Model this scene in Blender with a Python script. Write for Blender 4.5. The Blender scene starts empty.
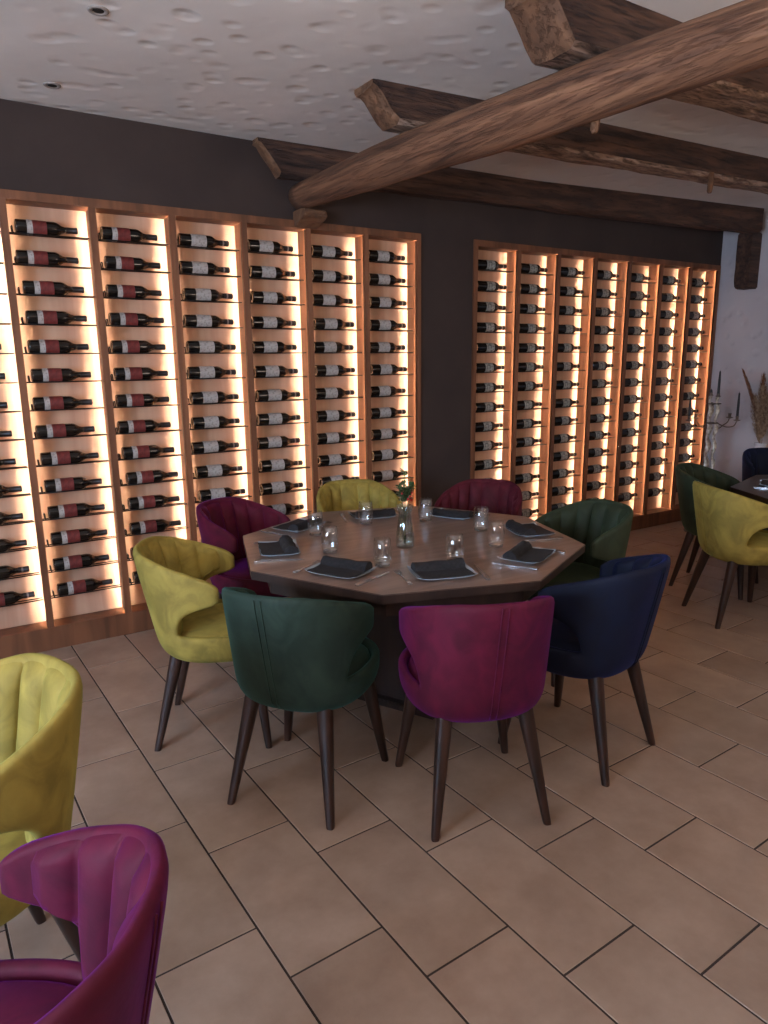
import bpy, bmesh, math, random
from mathutils import Vector, Matrix
random.seed(7)
sc = bpy.context.scene
col = sc.collection
PI = math.pi

# ------------------------------------------------------------------ camera
cam_d = bpy.data.cameras.new('camera')
cam = bpy.data.objects.new('camera', cam_d)
col.objects.link(cam)
yaw, pit, rol = map(math.radians, (-34.5276 + 2.09, -12.022, -0.6296))
F = Vector((math.sin(-yaw)*math.cos(pit), math.cos(yaw)*math.cos(pit), math.sin(pit)))
R0 = Vector((math.cos(yaw), math.sin(yaw), 0)); U0 = R0.cross(F)
R = R0*math.cos(rol) + U0*math.sin(rol); U = U0*math.cos(rol) - R0*math.sin(rol)
m = Matrix((R, U, -F)).transposed().to_4x4(); m.translation = Vector((0, 0, 1.6))
cam.matrix_world = m
cam_d.sensor_fit = 'VERTICAL'; cam_d.sensor_height = 36.0
cam_d.lens = 702.41/1024*36.0
cam_d.clip_start = 0.02
sc.camera = cam

# ------------------------------------------------------------------ world, exposure, lamps
sc.view_settings.view_transform = 'Standard'
sc.view_settings.look = 'None'
sc.view_settings.gamma = 1.0
sc.view_settings.exposure = -0.18
sc.view_settings.use_curve_mapping = False
w = bpy.data.worlds.new('world'); sc.world = w; w.use_nodes = True
w.node_tree.nodes['Background'].inputs[0].default_value = (0.6, 0.72, 1.0, 1)
w.node_tree.nodes['Background'].inputs[1].default_value = 0.3
sc.cycles.max_bounces = 8
sc.cycles.use_denoising = True
sc.cycles.sample_clamp_indirect = 8.0
LED_STRENGTH = 275.0
WINDOW_STRENGTH = 38.0
CEIL = 2.9

def area(name, loc, target, sx, sy, power, color):
    d = bpy.data.lights.new(name, 'AREA'); d.shape = 'RECTANGLE'; d.size = sx; d.size_y = sy
    d.energy = power; d.color = color
    o = bpy.data.objects.new(name, d); col.objects.link(o); o.location = loc
    o.rotation_euler = (Vector(target) - Vector(loc)).to_track_quat('-Z', 'Y').to_euler()
    return o
# warm overhead fill lights, added out of view to lift the room
area('warm_fill', (-0.6, -1.6, 2.8), (-0.4, -1.2, 0), 2.2, 1.6, 16, (1.0, 0.80, 0.62))
area('warm_fill', (4.6, -0.9, 2.8), (4.4, 0, 0), 2.0, 1.6, 18, (1.0, 0.78, 0.60))
area('ceiling_fill', (-1.2, .2, 1.75), (-.8, .9, 3), 1.2, .5, 58, (1.0, 0.80, 0.66))  # unseen fill aimed upwards, added to brighten the ceiling
area('ceiling_fill', (3.2, -1.2, 1.75), (3.1, -.4, 3), 1.2, .5, 58, (1.0, 0.80, 0.66))

# ------------------------------------------------------------------ materials
def srgb(r, g, b):
    f = lambda c: (c/255/12.92) if c/255 <= .04045 else ((c/255+.055)/1.055)**2.4
    return (f(r), f(g), f(b), 1)
def new_mat(name):
    mt = bpy.data.materials.new(name); mt.use_nodes = True
    nt = mt.node_tree; b = nt.nodes['Principled BSDF']
    return mt, nt, b
def simple(name, colr, rough=.5, metal=0., **kw):
    mt, nt, b = new_mat(name)
    b.inputs['Base Color'].default_value = colr
    b.inputs['Roughness'].default_value = rough
    b.inputs['Metallic'].default_value = metal
    for k, v in kw.items(): b.inputs[k.replace('_', ' ')].default_value = v
    return mt
def noise_mat(name, c1, c2, scale=(5, 5, 5), rough=.5, bump=0., detail=6, bscale=None, lo=.35, hi=.65, space='Object', nscale=1., dist=0., **kw):
    mt, nt, b = new_mat(name); N = nt.nodes.new; L = nt.links.new
    tc = N('ShaderNodeTexCoord'); mp = N('ShaderNodeMapping'); mp.inputs['Scale'].default_value = scale
    L(tc.outputs[space], mp.inputs[0])
    no = N('ShaderNodeTexNoise'); no.inputs['Scale'].default_value = nscale; no.inputs['Detail'].default_value = detail
    no.inputs['Distortion'].default_value = dist
    L(mp.outputs[0], no.inputs[0])
    cr = N('ShaderNodeValToRGB'); cr.color_ramp.elements[0].position = lo; cr.color_ramp.elements[1].position = hi
    cr.color_ramp.elements[0].color = c1; cr.color_ramp.elements[1].color = c2
    L(no.outputs[0], cr.inputs[0]); L(cr.outputs[0], b.inputs['Base Color'])
    b.inputs['Roughness'].default_value = rough
    if bump:
        bp = N('ShaderNodeBump'); bp.inputs['Strength'].default_value = 1.0; bp.inputs['Distance'].default_value = bump
        if bscale:
            n2 = N('ShaderNodeTexNoise'); n2.inputs['Scale'].default_value = bscale; n2.inputs['Detail'].default_value = 4
            L(tc.outputs[space], n2.inputs[0]); L(n2.outputs[0], bp.inputs['Height'])
        else: L(no.outputs[0], bp.inputs['Height'])
        L(bp.outputs[0], b.inputs['Normal'])
    for k, v in kw.items(): b.inputs[k.replace('_', ' ')].default_value = v
    return mt
def velvet(name, c, tint, sheen=.55):
    d = tuple(x*.70 for x in c[:3]) + (1,)
    l = tuple(min(1, x*1.20) for x in c[:3]) + (1,)
    mt = noise_mat(name, d, l, (9, 9, 7), .72, .0006, detail=7, bscale=60, lo=.34, hi=.68, dist=1.4)
    b = mt.node_tree.nodes['Principled BSDF']
    b.inputs['Sheen Weight'].default_value = sheen
    b.inputs['Sheen Roughness'].default_value = .38
    b.inputs['Sheen Tint'].default_value = tint
    b.inputs['Specular IOR Level'].default_value = .25
    return mt
M = {}
M['yellow'] = velvet('yellow_velvet', srgb(152, 132, 62), srgb(190, 215, 120), .28)
M['green'] = velvet('bottle_green_velvet', srgb(38, 52, 42), srgb(80, 185, 180), .24)
M['dkgreen'] = velvet('forest_green_velvet', srgb(44, 52, 36), srgb(120, 150, 105), .25)
M['magenta'] = velvet('magenta_velvet', srgb(84, 13, 36), srgb(160, 45, 225), .26)
M['maroon'] = velvet('plum_velvet', srgb(84, 24, 36), srgb(190, 90, 140), .15)
M['blue'] = velvet('navy_velvet', srgb(9, 16, 36), srgb(30, 90, 220), .16)
M['leg'] = noise_mat('dark_stained_wood', srgb(34, 20, 15), srgb(58, 34, 25), (30, 30, 3), .38)
M['lining'] = simple('black_lining', srgb(18, 16, 16), .9)
M['oak'] = noise_mat('oak_veneer', srgb(92, 56, 36), srgb(130, 82, 54), (9, 9, .9), .5, .0003, detail=8, dist=1.2)
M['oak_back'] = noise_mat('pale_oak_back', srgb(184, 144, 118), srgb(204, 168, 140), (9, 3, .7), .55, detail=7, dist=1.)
M['darkwall'] = noise_mat('charcoal_paint', srgb(52, 40, 36), srgb(60, 47, 42), (3, 3, 3), .85, .002, bscale=9)
M['rod'] = simple('black_steel', srgb(30, 26, 25), .4, .8)
M['bottle'] = simple('dark_bottle_glass', srgb(16, 14, 12), .12, 0, Specular_IOR_Level=.6)
M['capsule'] = simple('black_capsule_foil', srgb(24, 18, 18), .35, .3)
M['capsule_band'] = simple('grey_capsule_band', srgb(112, 104, 98), .5)
M['label_red'] = noise_mat('red_paper_label', srgb(92, 30, 27), srgb(114, 42, 37), (60, 60, 60), .7)
M['label_white'] = noise_mat('white_paper_label', srgb(140, 134, 130), srgb(170, 164, 158), (90, 90, 90), .7, lo=.36, hi=.5, detail=2)
M['label_blue'] = noise_mat('blue_paper_label', srgb(90, 120, 160), srgb(190, 200, 212), (60, 60, 60), .7, lo=.44, hi=.5, detail=2)
M['label_grey'] = noise_mat('grey_paper_label', srgb(96, 96, 90), srgb(150, 150, 142), (80, 80, 80), .7, lo=.42, hi=.52, detail=2)
M['base_glint'] = simple('painted_base_reflection', srgb(150, 135, 122), .25, .2)  # pale tone paints the light reflected in the bottle's base
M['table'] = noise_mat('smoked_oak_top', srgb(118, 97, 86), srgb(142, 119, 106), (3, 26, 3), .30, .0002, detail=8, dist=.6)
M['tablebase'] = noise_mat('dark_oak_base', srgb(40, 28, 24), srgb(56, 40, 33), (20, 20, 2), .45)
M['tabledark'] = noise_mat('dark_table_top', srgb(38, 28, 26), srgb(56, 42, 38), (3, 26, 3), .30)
M['plate'] = simple('pale_glazed_porcelain', srgb(165, 178, 190), .12, 0, Coat_Weight=.6)
M['napkin'] = noise_mat('charcoal_napkin_cloth', srgb(25, 23, 25), srgb(36, 33, 35), (90, 90, 90), .95, .0006, bscale=250)
M['steel'] = simple('polished_steel', srgb(200, 200, 202), .25, .9)
M['darksteel'] = simple('dark_knife_handle', srgb(40, 32, 30), .35)
M['white_cer'] = simple('white_ceramic', srgb(205, 208, 212), .35)
M['candle'] = simple('black_candle_wax', srgb(24, 26, 30), .55)
M['wrought'] = simple('aged_pewter', srgb(112, 98, 86), .45, .8)
M['twist'] = noise_mat('cream_twisted_metal', srgb(150, 136, 118), srgb(225, 216, 200), (30, 30, 30), .4, Metallic=.35)
M['pampas'] = noise_mat('dried_pampas', srgb(120, 92, 70), srgb(176, 146, 118), (40, 40, 40), .95)
M['pampas_dark'] = noise_mat('dark_pampas', srgb(92, 58, 38), srgb(128, 84, 58), (40, 40, 40), .95)
M['stem'] = simple('green_stem', srgb(56, 72, 40), .6)
M['leaf'] = noise_mat('green_leaf', srgb(34, 62, 36), srgb(70, 98, 58), (40, 40, 40), .5)
M['berry'] = simple('red_berry', srgb(150, 30, 30), .35)
M['trimring'] = simple('white_spot_ring', srgb(150, 142, 136), .5)
M['dark'] = simple('dark_recess', srgb(20, 18, 17), .7)

def glass_mat(name, tint=(.97, .985, .99, 1), base=.09):
    mt = bpy.data.materials.new(name); mt.use_nodes = True; nt = mt.node_tree; nt.nodes.clear(); N = nt.nodes.new; L = nt.links.new
    o = N('ShaderNodeOutputMaterial'); mx = N('ShaderNodeMixShader'); tr = N('ShaderNodeBsdfTransparent'); gl = N('ShaderNodeBsdfGlossy')
    lw = N('ShaderNodeLayerWeight'); lw.inputs[0].default_value = .5; pw = N('ShaderNodeMath'); pw.operation = 'POWER'; pw.inputs[1].default_value = 3.5; L(lw.outputs['Facing'], pw.inputs[0]); fr = N('ShaderNodeMath'); fr.operation = 'MULTIPLY_ADD'; L(pw.outputs[0], fr.inputs[0]); fr.inputs[1].default_value = .9; fr.inputs[2].default_value = base
    tr.inputs[0].default_value = tint; gl.inputs['Roughness'].default_value = .02; gl.inputs[0].default_value = (1, 1, 1, 1)
    L(fr.outputs[0], mx.inputs[0]); L(tr.outputs[0], mx.inputs[1]); L(gl.outputs[0], mx.inputs[2]); L(mx.outputs[0], o.inputs[0])
    return mt
M['glass'] = glass_mat('clear_glass')
M['vaseglass'] = glass_mat('ribbed_vase_glass', (.82, .88, .88, 1), .16)
_m, _nt, _b = new_mat('thick_glass_base')
_b.inputs['Base Color'].default_value = (.9, .92, .95, 1); _b.inputs['Transmission Weight'].default_value = 1; _b.inputs['Roughness'].default_value = .03; _b.inputs['IOR'].default_value = 1.5
M['glassbase'] = _m
def emit(name, c, s):
    mt, nt, b = new_mat(name)
    b.inputs['Base Color'].default_value = (0.8, 0.8, 0.8, 1)
    b.inputs['Emission Color'].default_value = c; b.inputs['Emission Strength'].default_value = s
    return mt
M['led'] = emit('warm_led', (1.0, 0.80, 0.60, 1), LED_STRENGTH)
M['led_dim'] = emit('warm_led_dimmer', (1.0, 0.80, 0.60, 1), LED_STRENGTH*.42)
M['daylight'] = emit('daylight_window_pane', (0.50, 0.70, 1.0, 1), WINDOW_STRENGTH)

# plaster ceiling: shallow trowel dimples
def plaster(name, c1, c2, dist, rough=.9):
    mt, nt, b = new_mat(name); N = nt.nodes.new; L = nt.links.new
    tc = N('ShaderNodeTexCoord')
    mp = N('ShaderNodeMapping'); mp.inputs['Scale'].default_value = (1, 1.25, 1.1); mp.inputs['Rotation'].default_value = (0, 0, .5)
    L(tc.outputs['Object'], mp.inputs[0])
    n1 = N('ShaderNodeTexNoise'); n1.inputs['Scale'].default_value = 1.3; n1.inputs['Detail'].default_value = 3
    n2 = N('ShaderNodeTexVoronoi'); n2.feature = 'SMOOTH_F1'; n2.inputs['Scale'].default_value = 7.5; n2.inputs['Randomness'].default_value = 1
    n3 = N('ShaderNodeTexNoise'); n3.inputs['Scale'].default_value = 3; n3.inputs['Detail'].default_value = 2
    for n in (n1, n2, n3): L(mp.outputs[0], n.inputs[0])
    cr = N('ShaderNodeValToRGB'); cr.color_ramp.elements[0].color = c1; cr.color_ramp.elements[1].color = c2
    cr.color_ramp.elements[0].position = .3; cr.color_ramp.elements[1].position = .7
    L(n1.outputs[0], cr.inputs[0]); L(cr.outputs[0], b.inputs['Base Color'])
    r2 = N('ShaderNodeMapRange'); r2.inputs['From Min'].default_value = .05; r2.inputs['From Max'].default_value = .38; r2.interpolation_type = 'SMOOTHSTEP'
    L(n2.outputs[0], r2.inputs[0])
    mu = N('ShaderNodeMath'); mu.operation = 'MULTIPLY_ADD'; L(r2.outputs[0], mu.inputs[0]); mu.inputs[1].default_value = .8; L(n3.outputs[0], mu.inputs[2])
    bp = N('ShaderNodeBump'); bp.inputs['Distance'].default_value = dist; bp.inputs['Strength'].default_value = 1
    L(mu.outputs[0], bp.inputs['Height']); L(bp.outputs[0], b.inputs['Normal'])
    b.inputs['Roughness'].default_value = rough
    return mt
M['ceiling'] = plaster('white_trowelled_plaster', srgb(214, 207, 200), srgb(230, 223, 216), .0065)
M['wallwhite'] = plaster('white_wall_plaster', srgb(176, 170, 172), srgb(196, 190, 190), .012)
M['room'] = noise_mat('cream_room_wall', srgb(165, 140, 118), srgb(175, 150, 128), (2, 2, 2), .9)

def tile_mat():
    mt, nt, b = new_mat('beige_stoneware_tile'); N = nt.nodes.new; L = nt.links.new
    g = N('ShaderNodeNewGeometry'); tc = N('ShaderNodeTexCoord')
    n1 = N('ShaderNodeTexNoise'); n1.inputs['Scale'].default_value = 4; n1.inputs['Detail'].default_value = 7; n1.inputs['Roughness'].default_value = .65
    ad = N('ShaderNodeVectorMath'); ad.operation = 'ADD'
    sc_ = N('ShaderNodeMath'); sc_.operation = 'MULTIPLY'; sc_.inputs[1].default_value = 37
    L(g.outputs['Random Per Island'], sc_.inputs[0]); L(sc_.outputs[0], ad.inputs[0]); L(tc.outputs['Object'], ad.inputs[1])
    L(ad.outputs[0], n1.inputs[0])
    cr = N('ShaderNodeValToRGB')
    cr.color_ramp.elements[0].position = .3; cr.color_ramp.elements[0].color = srgb(146, 120, 102)
    cr.color_ramp.elements[1].position = .72; cr.color_ramp.elements[1].color = srgb(176, 150, 130)
    L(n1.outputs[0], cr.inputs[0])
    hs = N('ShaderNodeHueSaturation'); L(cr.outputs[0], hs.inputs['Color'])
    mr = N('ShaderNodeMapRange'); mr.inputs['To Min'].default_value = .93; mr.inputs['To Max'].default_value = 1.06
    L(g.outputs['Random Per Island'], mr.inputs[0]); L(mr.outputs[0], hs.inputs['Value'])
    L(hs.outputs[0], b.inputs['Base Color'])
    b.inputs['Roughness'].default_value = .36
    bp = N('ShaderNodeBump'); bp.inputs['Distance'].default_value = .0006; L(n1.outputs[0], bp.inputs['Height']); L(bp.outputs[0], b.inputs['Normal'])
    return mt
M['tile'] = tile_mat()
M['grout'] = noise_mat('dark_grout', srgb(44, 34, 30), srgb(56, 44, 38), (20, 20, 20), .95)

def beam_mat(name, dark, mid, light, along=(1, 12, 12), crack=.012, rough=.75, fis=.85):
    mt, nt, b = new_mat(name); N = nt.nodes.new; L = nt.links.new
    tc = N('ShaderNodeTexCoord'); mp = N('ShaderNodeMapping'); mp.inputs['Scale'].default_value = along
    L(tc.outputs['Object'], mp.inputs[0])
    n1 = N('ShaderNodeTexNoise'); n1.inputs['Scale'].default_value = 1.6; n1.inputs['Detail'].default_value = 9; n1.inputs['Distortion'].default_value = .7
    L(mp.outputs[0], n1.inputs[0])
    cr = N('ShaderNodeValToRGB'); e = cr.color_ramp.elements
    e[0].position = .28; e[0].color = dark; e[1].position = .78; e[1].color = light
    x = e.new(.5); x.color = mid
    L(n1.outputs[0], cr.inputs[0])
    n2 = N('ShaderNodeTexNoise'); n2.inputs['Scale'].default_value = 5.5; n2.inputs['Detail'].default_value = 8; n2.inputs['Roughness'].default_value = .7; n2.inputs['Distortion'].default_value = .3
    L(mp.outputs[0], n2.inputs[0])
    c2 = N('ShaderNodeValToRGB'); c2.color_ramp.elements[0].position = .33; c2.color_ramp.elements[0].color = (.22, .2, .19, 1)
    c2.color_ramp.elements[1].position = .50; c2.color_ramp.elements[1].color = (1, 1, 1, 1); L(n2.outputs[0], c2.inputs[0])
    mu = N('ShaderNodeMix'); mu.data_type = 'RGBA'; mu.blend_type = 'MULTIPLY'; mu.inputs[0].default_value = fis
    L(cr.outputs[0], mu.inputs[6]); L(c2.outputs[0], mu.inputs[7]); L(mu.outputs[2], b.inputs['Base Color'])
    ad = N('ShaderNodeMath'); ad.operation = 'MULTIPLY_ADD'; L(c2.outputs[0], ad.inputs[0]); ad.inputs[1].default_value = .5; L(n1.outputs[0], ad.inputs[2])
    bp = N('ShaderNodeBump'); bp.inputs['Distance'].default_value = crack; L(ad.outputs[0], bp.inputs['Height']); L(bp.outputs[0], b.inputs['Normal'])
    b.inputs['Roughness'].default_value = rough
    return mt
M['beam'] = beam_mat('dark_aged_beam', srgb(44, 29, 23), srgb(74, 50, 39), srgb(108, 76, 58))
M['beam_end'] = beam_mat('lighter_beam_end', srgb(76, 50, 34), srgb(112, 78, 54), srgb(138, 100, 72), (4, 6, 6), fis=.35)  # lighter brown than the beam sides
M['underside'] = beam_mat('splintered_lit_beam_underside', srgb(70, 48, 38), srgb(146, 116, 96), srgb(196, 168, 148), (3, 14, 14), .03)  # pale torn wood; light falling on it is also put into this tone
M['log'] = beam_mat('brown_log', srgb(70, 44, 30), srgb(122, 82, 57), srgb(160, 114, 82), (12, .8, 12), .012, fis=.38)

# ------------------------------------------------------------------ mesh helpers
def link_mesh(name, me, mats, parent=None, smooth=False):
    o = bpy.data.objects.new(name, me); col.objects.link(o)
    if not isinstance(mats, (list, tuple)): mats = [mats]
    for x in mats: me.materials.append(x)
    if smooth:
        for p in me.polygons: p.use_smooth = True
    if parent is not None: o.parent = parent
    return o
def obj(name, bm, mats, parent=None, smooth=False, sharp=None):
    bmesh.ops.recalc_face_normals(bm, faces=bm.faces)
    me = bpy.data.meshes.new(name); bm.to_mesh(me); bm.free()
    o = link_mesh(name, me, mats, parent, smooth)
    if smooth and sharp:
        me.set_sharp_from_angle(angle=math.radians(sharp))
    return o
def tag(o, label=None, cat=None, group=None, kind=None):
    if label: o['label'] = label
    if cat: o['category'] = cat
    if group: o['group'] = group
    if kind: o['kind'] = kind
    return o
def thing(name, label, cat, loc=(0, 0, 0), rz=0, group=None):
    o = bpy.data.objects.new(name, None); col.objects.link(o); o.empty_display_size = .05
    o.location = loc; o.rotation_euler = (0, 0, rz)
    return tag(o, label, cat, group)
def box(bm, x0, x1, y0, y1, z0, z1, mi=0, bev=0):
    vs = [bm.verts.new(p) for p in ((x0,y0,z0),(x1,y0,z0),(x1,y1,z0),(x0,y1,z0),(x0,y0,z1),(x1,y0,z1),(x1,y1,z1),(x0,y1,z1))]
    fs = [bm.faces.new([vs[i] for i in q]) for q in ((0,3,2,1),(4,5,6,7),(0,1,5,4),(1,2,6,5),(2,3,7,6),(3,0,4,7))]
    for f in fs: f.material_index = mi
    if bev:
        es = list({e for f in fs for e in f.edges})
        bmesh.ops.bevel(bm, geom=es, offset=bev, segments=2, affect='EDGES')
def lathe(bm, prof, n=24, axis='Z', c=(0, 0, 0), mi=0, cap0=True, cap1=True):
    rings = []
    for r, h in prof:
        ring = []
        for i in range(n):
            a = 2*PI*i/n
            if axis == 'Z': p = (c[0]+r*math.cos(a), c[1]+r*math.sin(a), c[2]+h)
            else: p = (c[0]+h, c[1]+r*math.cos(a), c[2]+r*math.sin(a))
            ring.append(bm.verts.new(p))
        rings.append(ring)
    for a, b in zip(rings, rings[1:]):
        for i in range(n):
            f = bm.faces.new((a[i], a[(i+1) % n], b[(i+1) % n], b[i])); f.material_index = mi
    if cap0: bm.faces.new(list(reversed(rings[0]))).material_index = mi
    if cap1: bm.faces.new(rings[-1]).material_index = mi
    return rings
def tube(bm, pts, r, n=8, mi=0, cap=True):
    pts = [Vector(p) for p in pts]
    rs = r if isinstance(r, (list, tuple)) else [r]*len(pts)
    rings = []; ref = None
    for i, p in enumerate(pts):
        t = (pts[min(i+1, len(pts)-1)] - pts[max(i-1, 0)]).normalized()
        if ref is None:
            ref = Vector((0, 0, 1)) if abs(t.z) < .9 else Vector((1, 0, 0))
        a = (ref - t*ref.dot(t)).normalized(); b = t.cross(a); ref = a
        rings.append([bm.verts.new(p + (a*math.cos(2*PI*k/n) + b*math.sin(2*PI*k/n))*rs[i]) for k in range(n)])
    for a, b in zip(rings, rings[1:]):
        for k in range(n): bm.faces.new((a[k], a[(k+1) % n], b[(k+1) % n], b[k])).material_index = mi
    if cap:
        bm.faces.new(list(reversed(rings[0]))).material_index = mi; bm.faces.new(rings[-1]).material_index = mi
def prism(bm, pts, z0, z1, mi=0):
    a = [bm.verts.new((x, y, z0)) for x, y in pts]; b = [bm.verts.new((x, y, z1)) for x, y in pts]
    n = len(pts)
    bm.faces.new(list(reversed(a))).material_index = mi; bm.faces.new(b).material_index = mi
    for i in range(n): bm.faces.new((a[i], a[(i+1) % n], b[(i+1) % n], b[i])).material_index = mi
def copy_tree(root, loc=None, rz=None):
    r = root.copy(); col.objects.link(r)
    if loc is not None: r.location = loc
    if rz is not None: r.rotation_euler = (0, 0, rz)
    for ch in list(root.children):
        c = ch.copy(); col.objects.link(c); c.parent = r
        for g in list(ch.children):
            d = g.copy(); col.objects.link(d); d.parent = c
    return r

# ------------------------------------------------------------------ structure: floor of staggered tiles
XW0, XW1, YW0 = -3.2, 6.578, -3.2
YR = 4.234            # front of the wine racks
YB = YR + .1394       # back panel
bm = bmesh.new()
box(bm, XW0-.2, XW1+.2, YW0-.2, 4.7, -.1, -.0025, 1)
th = math.radians(2.09); tw, tl, x0, y0, ss = .2994, .5932, .6741, 2.0395, -.3506
ct, st = math.cos(th), math.sin(th)
for k in range(-15, 24):
    for mm in range(-16, 16):
        xa = x0 + k*tw; sh = k*ss
        ya = y0 + tl*(mm + (sh - math.floor(sh)))
        cx, cy = xa + tw/2, ya + tl/2
        wx, wy = cx*ct - cy*st, cx*st + cy*ct
        if not (XW0-.3 < wx < XW1+.3 and YW0-.4 < wy < 4.5): continue
        g = .0030; b_ = .0018
        lo = []; hi = []
        for (u, v, du, dv) in ((xa+g, ya+g, 1, 1), (xa+tw-g, ya+g, -1, 1), (xa+tw-g, ya+tl-g, -1, -1), (xa+g, ya+tl-g, 1, -1)):
            lo.append(bm.verts.new((u*ct-v*st, u*st+v*ct, -.003)))
            u2, v2 = u+du*b_, v+dv*b_
            hi.append(bm.verts.new((u2*ct-v2*st, u2*st+v2*ct, 0)))
        bm.faces.new(hi)
        for i in range(4): bm.faces.new((lo[i], lo[(i+1) % 4], hi[(i+1) % 4], hi[i]))
tag(obj('floor', bm, [M['tile'], M['grout']]), kind='structure')

bm = bmesh.new(); box(bm, XW0-.2, XW1+.2, YW0-.2, 4.7, CEIL, CEIL+.15)
tag(obj('ceiling', bm, M['ceiling']), kind='structure')

PITCH, TH, ZB, ZT, ZO = .4304, .0365, .134, 2.432, 2.476
LX0 = .4421 - PITCH                       # bay left of the frame edge
RX0, RP = 3.5418, .4318
LXa, LXb = LX0 - TH, .4421 + 6*PITCH       # outer left rack
RXa, RXb = RX0 - TH, RX0 + 7*RP
YF = YR + .014                             # plane of the dark wall
bm = bmesh.new(); box(bm, XW0, XW1+.15, YB+.014, 4.6, 0, CEIL)
tag(obj('wall_back', bm, M['darkwall']), kind='structure')
for k, (xa, xb, za, zb) in enumerate(((XW0, XW1, ZO+.001, CEIL), (XW0, LXa-.001, 0, ZO+.001), (LXb+.001, RXa-.001, 0, ZO+.001), (RXb+.001, XW1, 0, ZO+.001))):
    bm = bmesh.new(); box(bm, xa, xb, YF, YB+.014, za, zb)
    tag(obj('trim_%d' % (k+1), bm, M['darkwall']), kind='structure')
bm = bmesh.new(); box(bm, XW1, XW1+.2, YW0-.2, YF, 0, CEIL)
tag(obj('wall_right', bm, M['wallwhite']), kind='structure')
# rest of the room behind and beside the camera, with daylight windows in the left wall
bm = bmesh.new()
WY0, WY1, WZ0, WZ1 = -.9, 1.5, .95, 2.3
box(bm, XW0-.2, XW0, YW0, WY0, 0, CEIL); box(bm, XW0-.2, XW0, WY1, YF, 0, CEIL)
box(bm, XW0-.2, XW0, WY0, WY1, 0, WZ0); box(bm, XW0-.2, XW0, WY0, WY1, WZ1, CEIL)
tag(obj('wall_left', bm, M['room']), kind='structure')
bm = bmesh.new(); box(bm, XW0-.2, XW1+.2, YW0-.2, YW0, 0, CEIL)
tag(obj('wall_front', bm, M['room']), kind='structure')
bm = bmesh.new()
for a, b, c, d in ((WY0, WY0+.06, WZ0, WZ1), (WY1-.06, WY1, WZ0, WZ1), ((WY0+WY1)/2-.03, (WY0+WY1)/2+.03, WZ0, WZ1), (WY0, WY1, WZ0, WZ0+.06), (WY0, WY1, WZ1-.06, WZ1)):
    box(bm, XW0-.12, XW0-.05, a, b, c, d)
wf = tag(obj('window_1', bm, M['white_cer']), kind='structure')
bm = bmesh.new(); box(bm, XW0-.15, XW0-.14, WY0, WY1, WZ0, WZ1)
tag(obj('window_2', bm, M['daylight']), kind='structure')

# ------------------------------------------------------------------ beams
def loft_beam(name, stations, mats, parent=None, seed=0, cham=.022, wob=.006):
    """stations: (x, y_near, y_far, z_bottom, z_top); chamfered section, hewn wobble"""
    rnd = random.Random(seed); bm = bmesh.new(); rings = []
    for (x, ya, yb, zb, zt) in stations:
        c = min(cham, (zt-zb)*.3)
        j = lambda: rnd.uniform(-wob, wob)
        ym = (ya+yb)/2; zm = (zb+zt)/2
        P = [(ya, zt), (ya+j(), zm), (ya, zb+c), (ya+c, zb+j()), (ym, zb+j()), (yb-c, zb+j()), (yb, zb+c), (yb+j(), zm), (yb, zt), (ym, zt)]
        rings.append([bm.verts.new((x+rnd.uniform(-.003, .003), y, z)) for y, z in P])
    n = 10
    for ri, (a, b) in enumerate(zip(rings, rings[1:])):
        for i in range(n):
            f = bm.faces.new((a[i], a[(i+1) % n], b[(i+1) % n], b[i]))
            slope = abs(stations[ri+1][3] - stations[ri][3])/max(1e-4, stations[ri+1][0]-stations[ri][0])
            if i in (2, 3, 4, 5): f.material_index = 2 if slope > .18 and stations[ri][0] < stations[0][0]+.45 else 1
    f = bm.faces.new(list(reversed(rings[0]))); f.material_index = 2
    bm.faces.new(rings[-1])
    return obj(name, bm, mats, parent, smooth=True, sharp=35)
def interp(tab, x):
    for (a, b) in zip(tab, tab[1:]):
        if x <= b[0]: t = (x-a[0])/(b[0]-a[0]); return a[1]+(b[1]-a[1])*t
    return tab[-1][1]
def ceiling_beam(label, xs, x_end, near, width, bot, drop0, seed, name='ceiling_beam', under='beam'):
    st = []
    prof = [(0, drop0), (.02, drop0+.01), (.05, drop0+.045), (.08, drop0+.085), (.105, drop0+.115), (.125, 1.0)]
    for dx, dz in prof[:-1]:
        x = xs+dx; yn = interp(near, x); st.append((x, yn, yn+width, max(CEIL-dz, interp(bot, x)), CEIL+.01))
    x = xs+.14
    while x < x_end:
        yn = interp(near, x); st.append((x, yn, yn+width, interp(bot, x), CEIL+.01)); x += .12
    yn = interp(near, x_end); st.append((x_end, yn, yn+width, interp(bot, x_end), CEIL+.01))
    o = loft_beam(name, st, [M['beam'], M[under], M['beam_end']], seed=seed)
    return tag(o, label, 'beam', 'ceiling beams parallel to the wine wall')
ceiling_beam('dark hewn ceiling beam running closest to the dark wine rack wall', 1.80, 6.44, [(1.8, 4.17), (3.95, 4.09), (6.57, 3.77)], .14,
             [(1.8, 2.705), (3.9, 2.72), (6, 2.70), (6.6, 2.71)], .03, 1)
ceiling_beam('dark ceiling beam with carved end and splintered underside, second from the wine wall', 1.925, 6.57, [(1.9, 3.085), (3.36, 2.965), (4.9, 2.88), (6.6, 2.8)], .17,
             [(1.8, 2.73), (3.4, 2.722), (4.9, 2.73), (6.6, 2.73)], .03, 2, under='underside')
ceiling_beam('thick dark ceiling beam with carved end nearest the camera, at the top edge', 1.95, 6.57, [(1.8, 1.985), (6.6, 1.97)], .22,
             [(1.8, 2.69), (2.1, 2.695), (3.3, 2.735), (6.6, 2.73)], .05, 3, under='underside')

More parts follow.
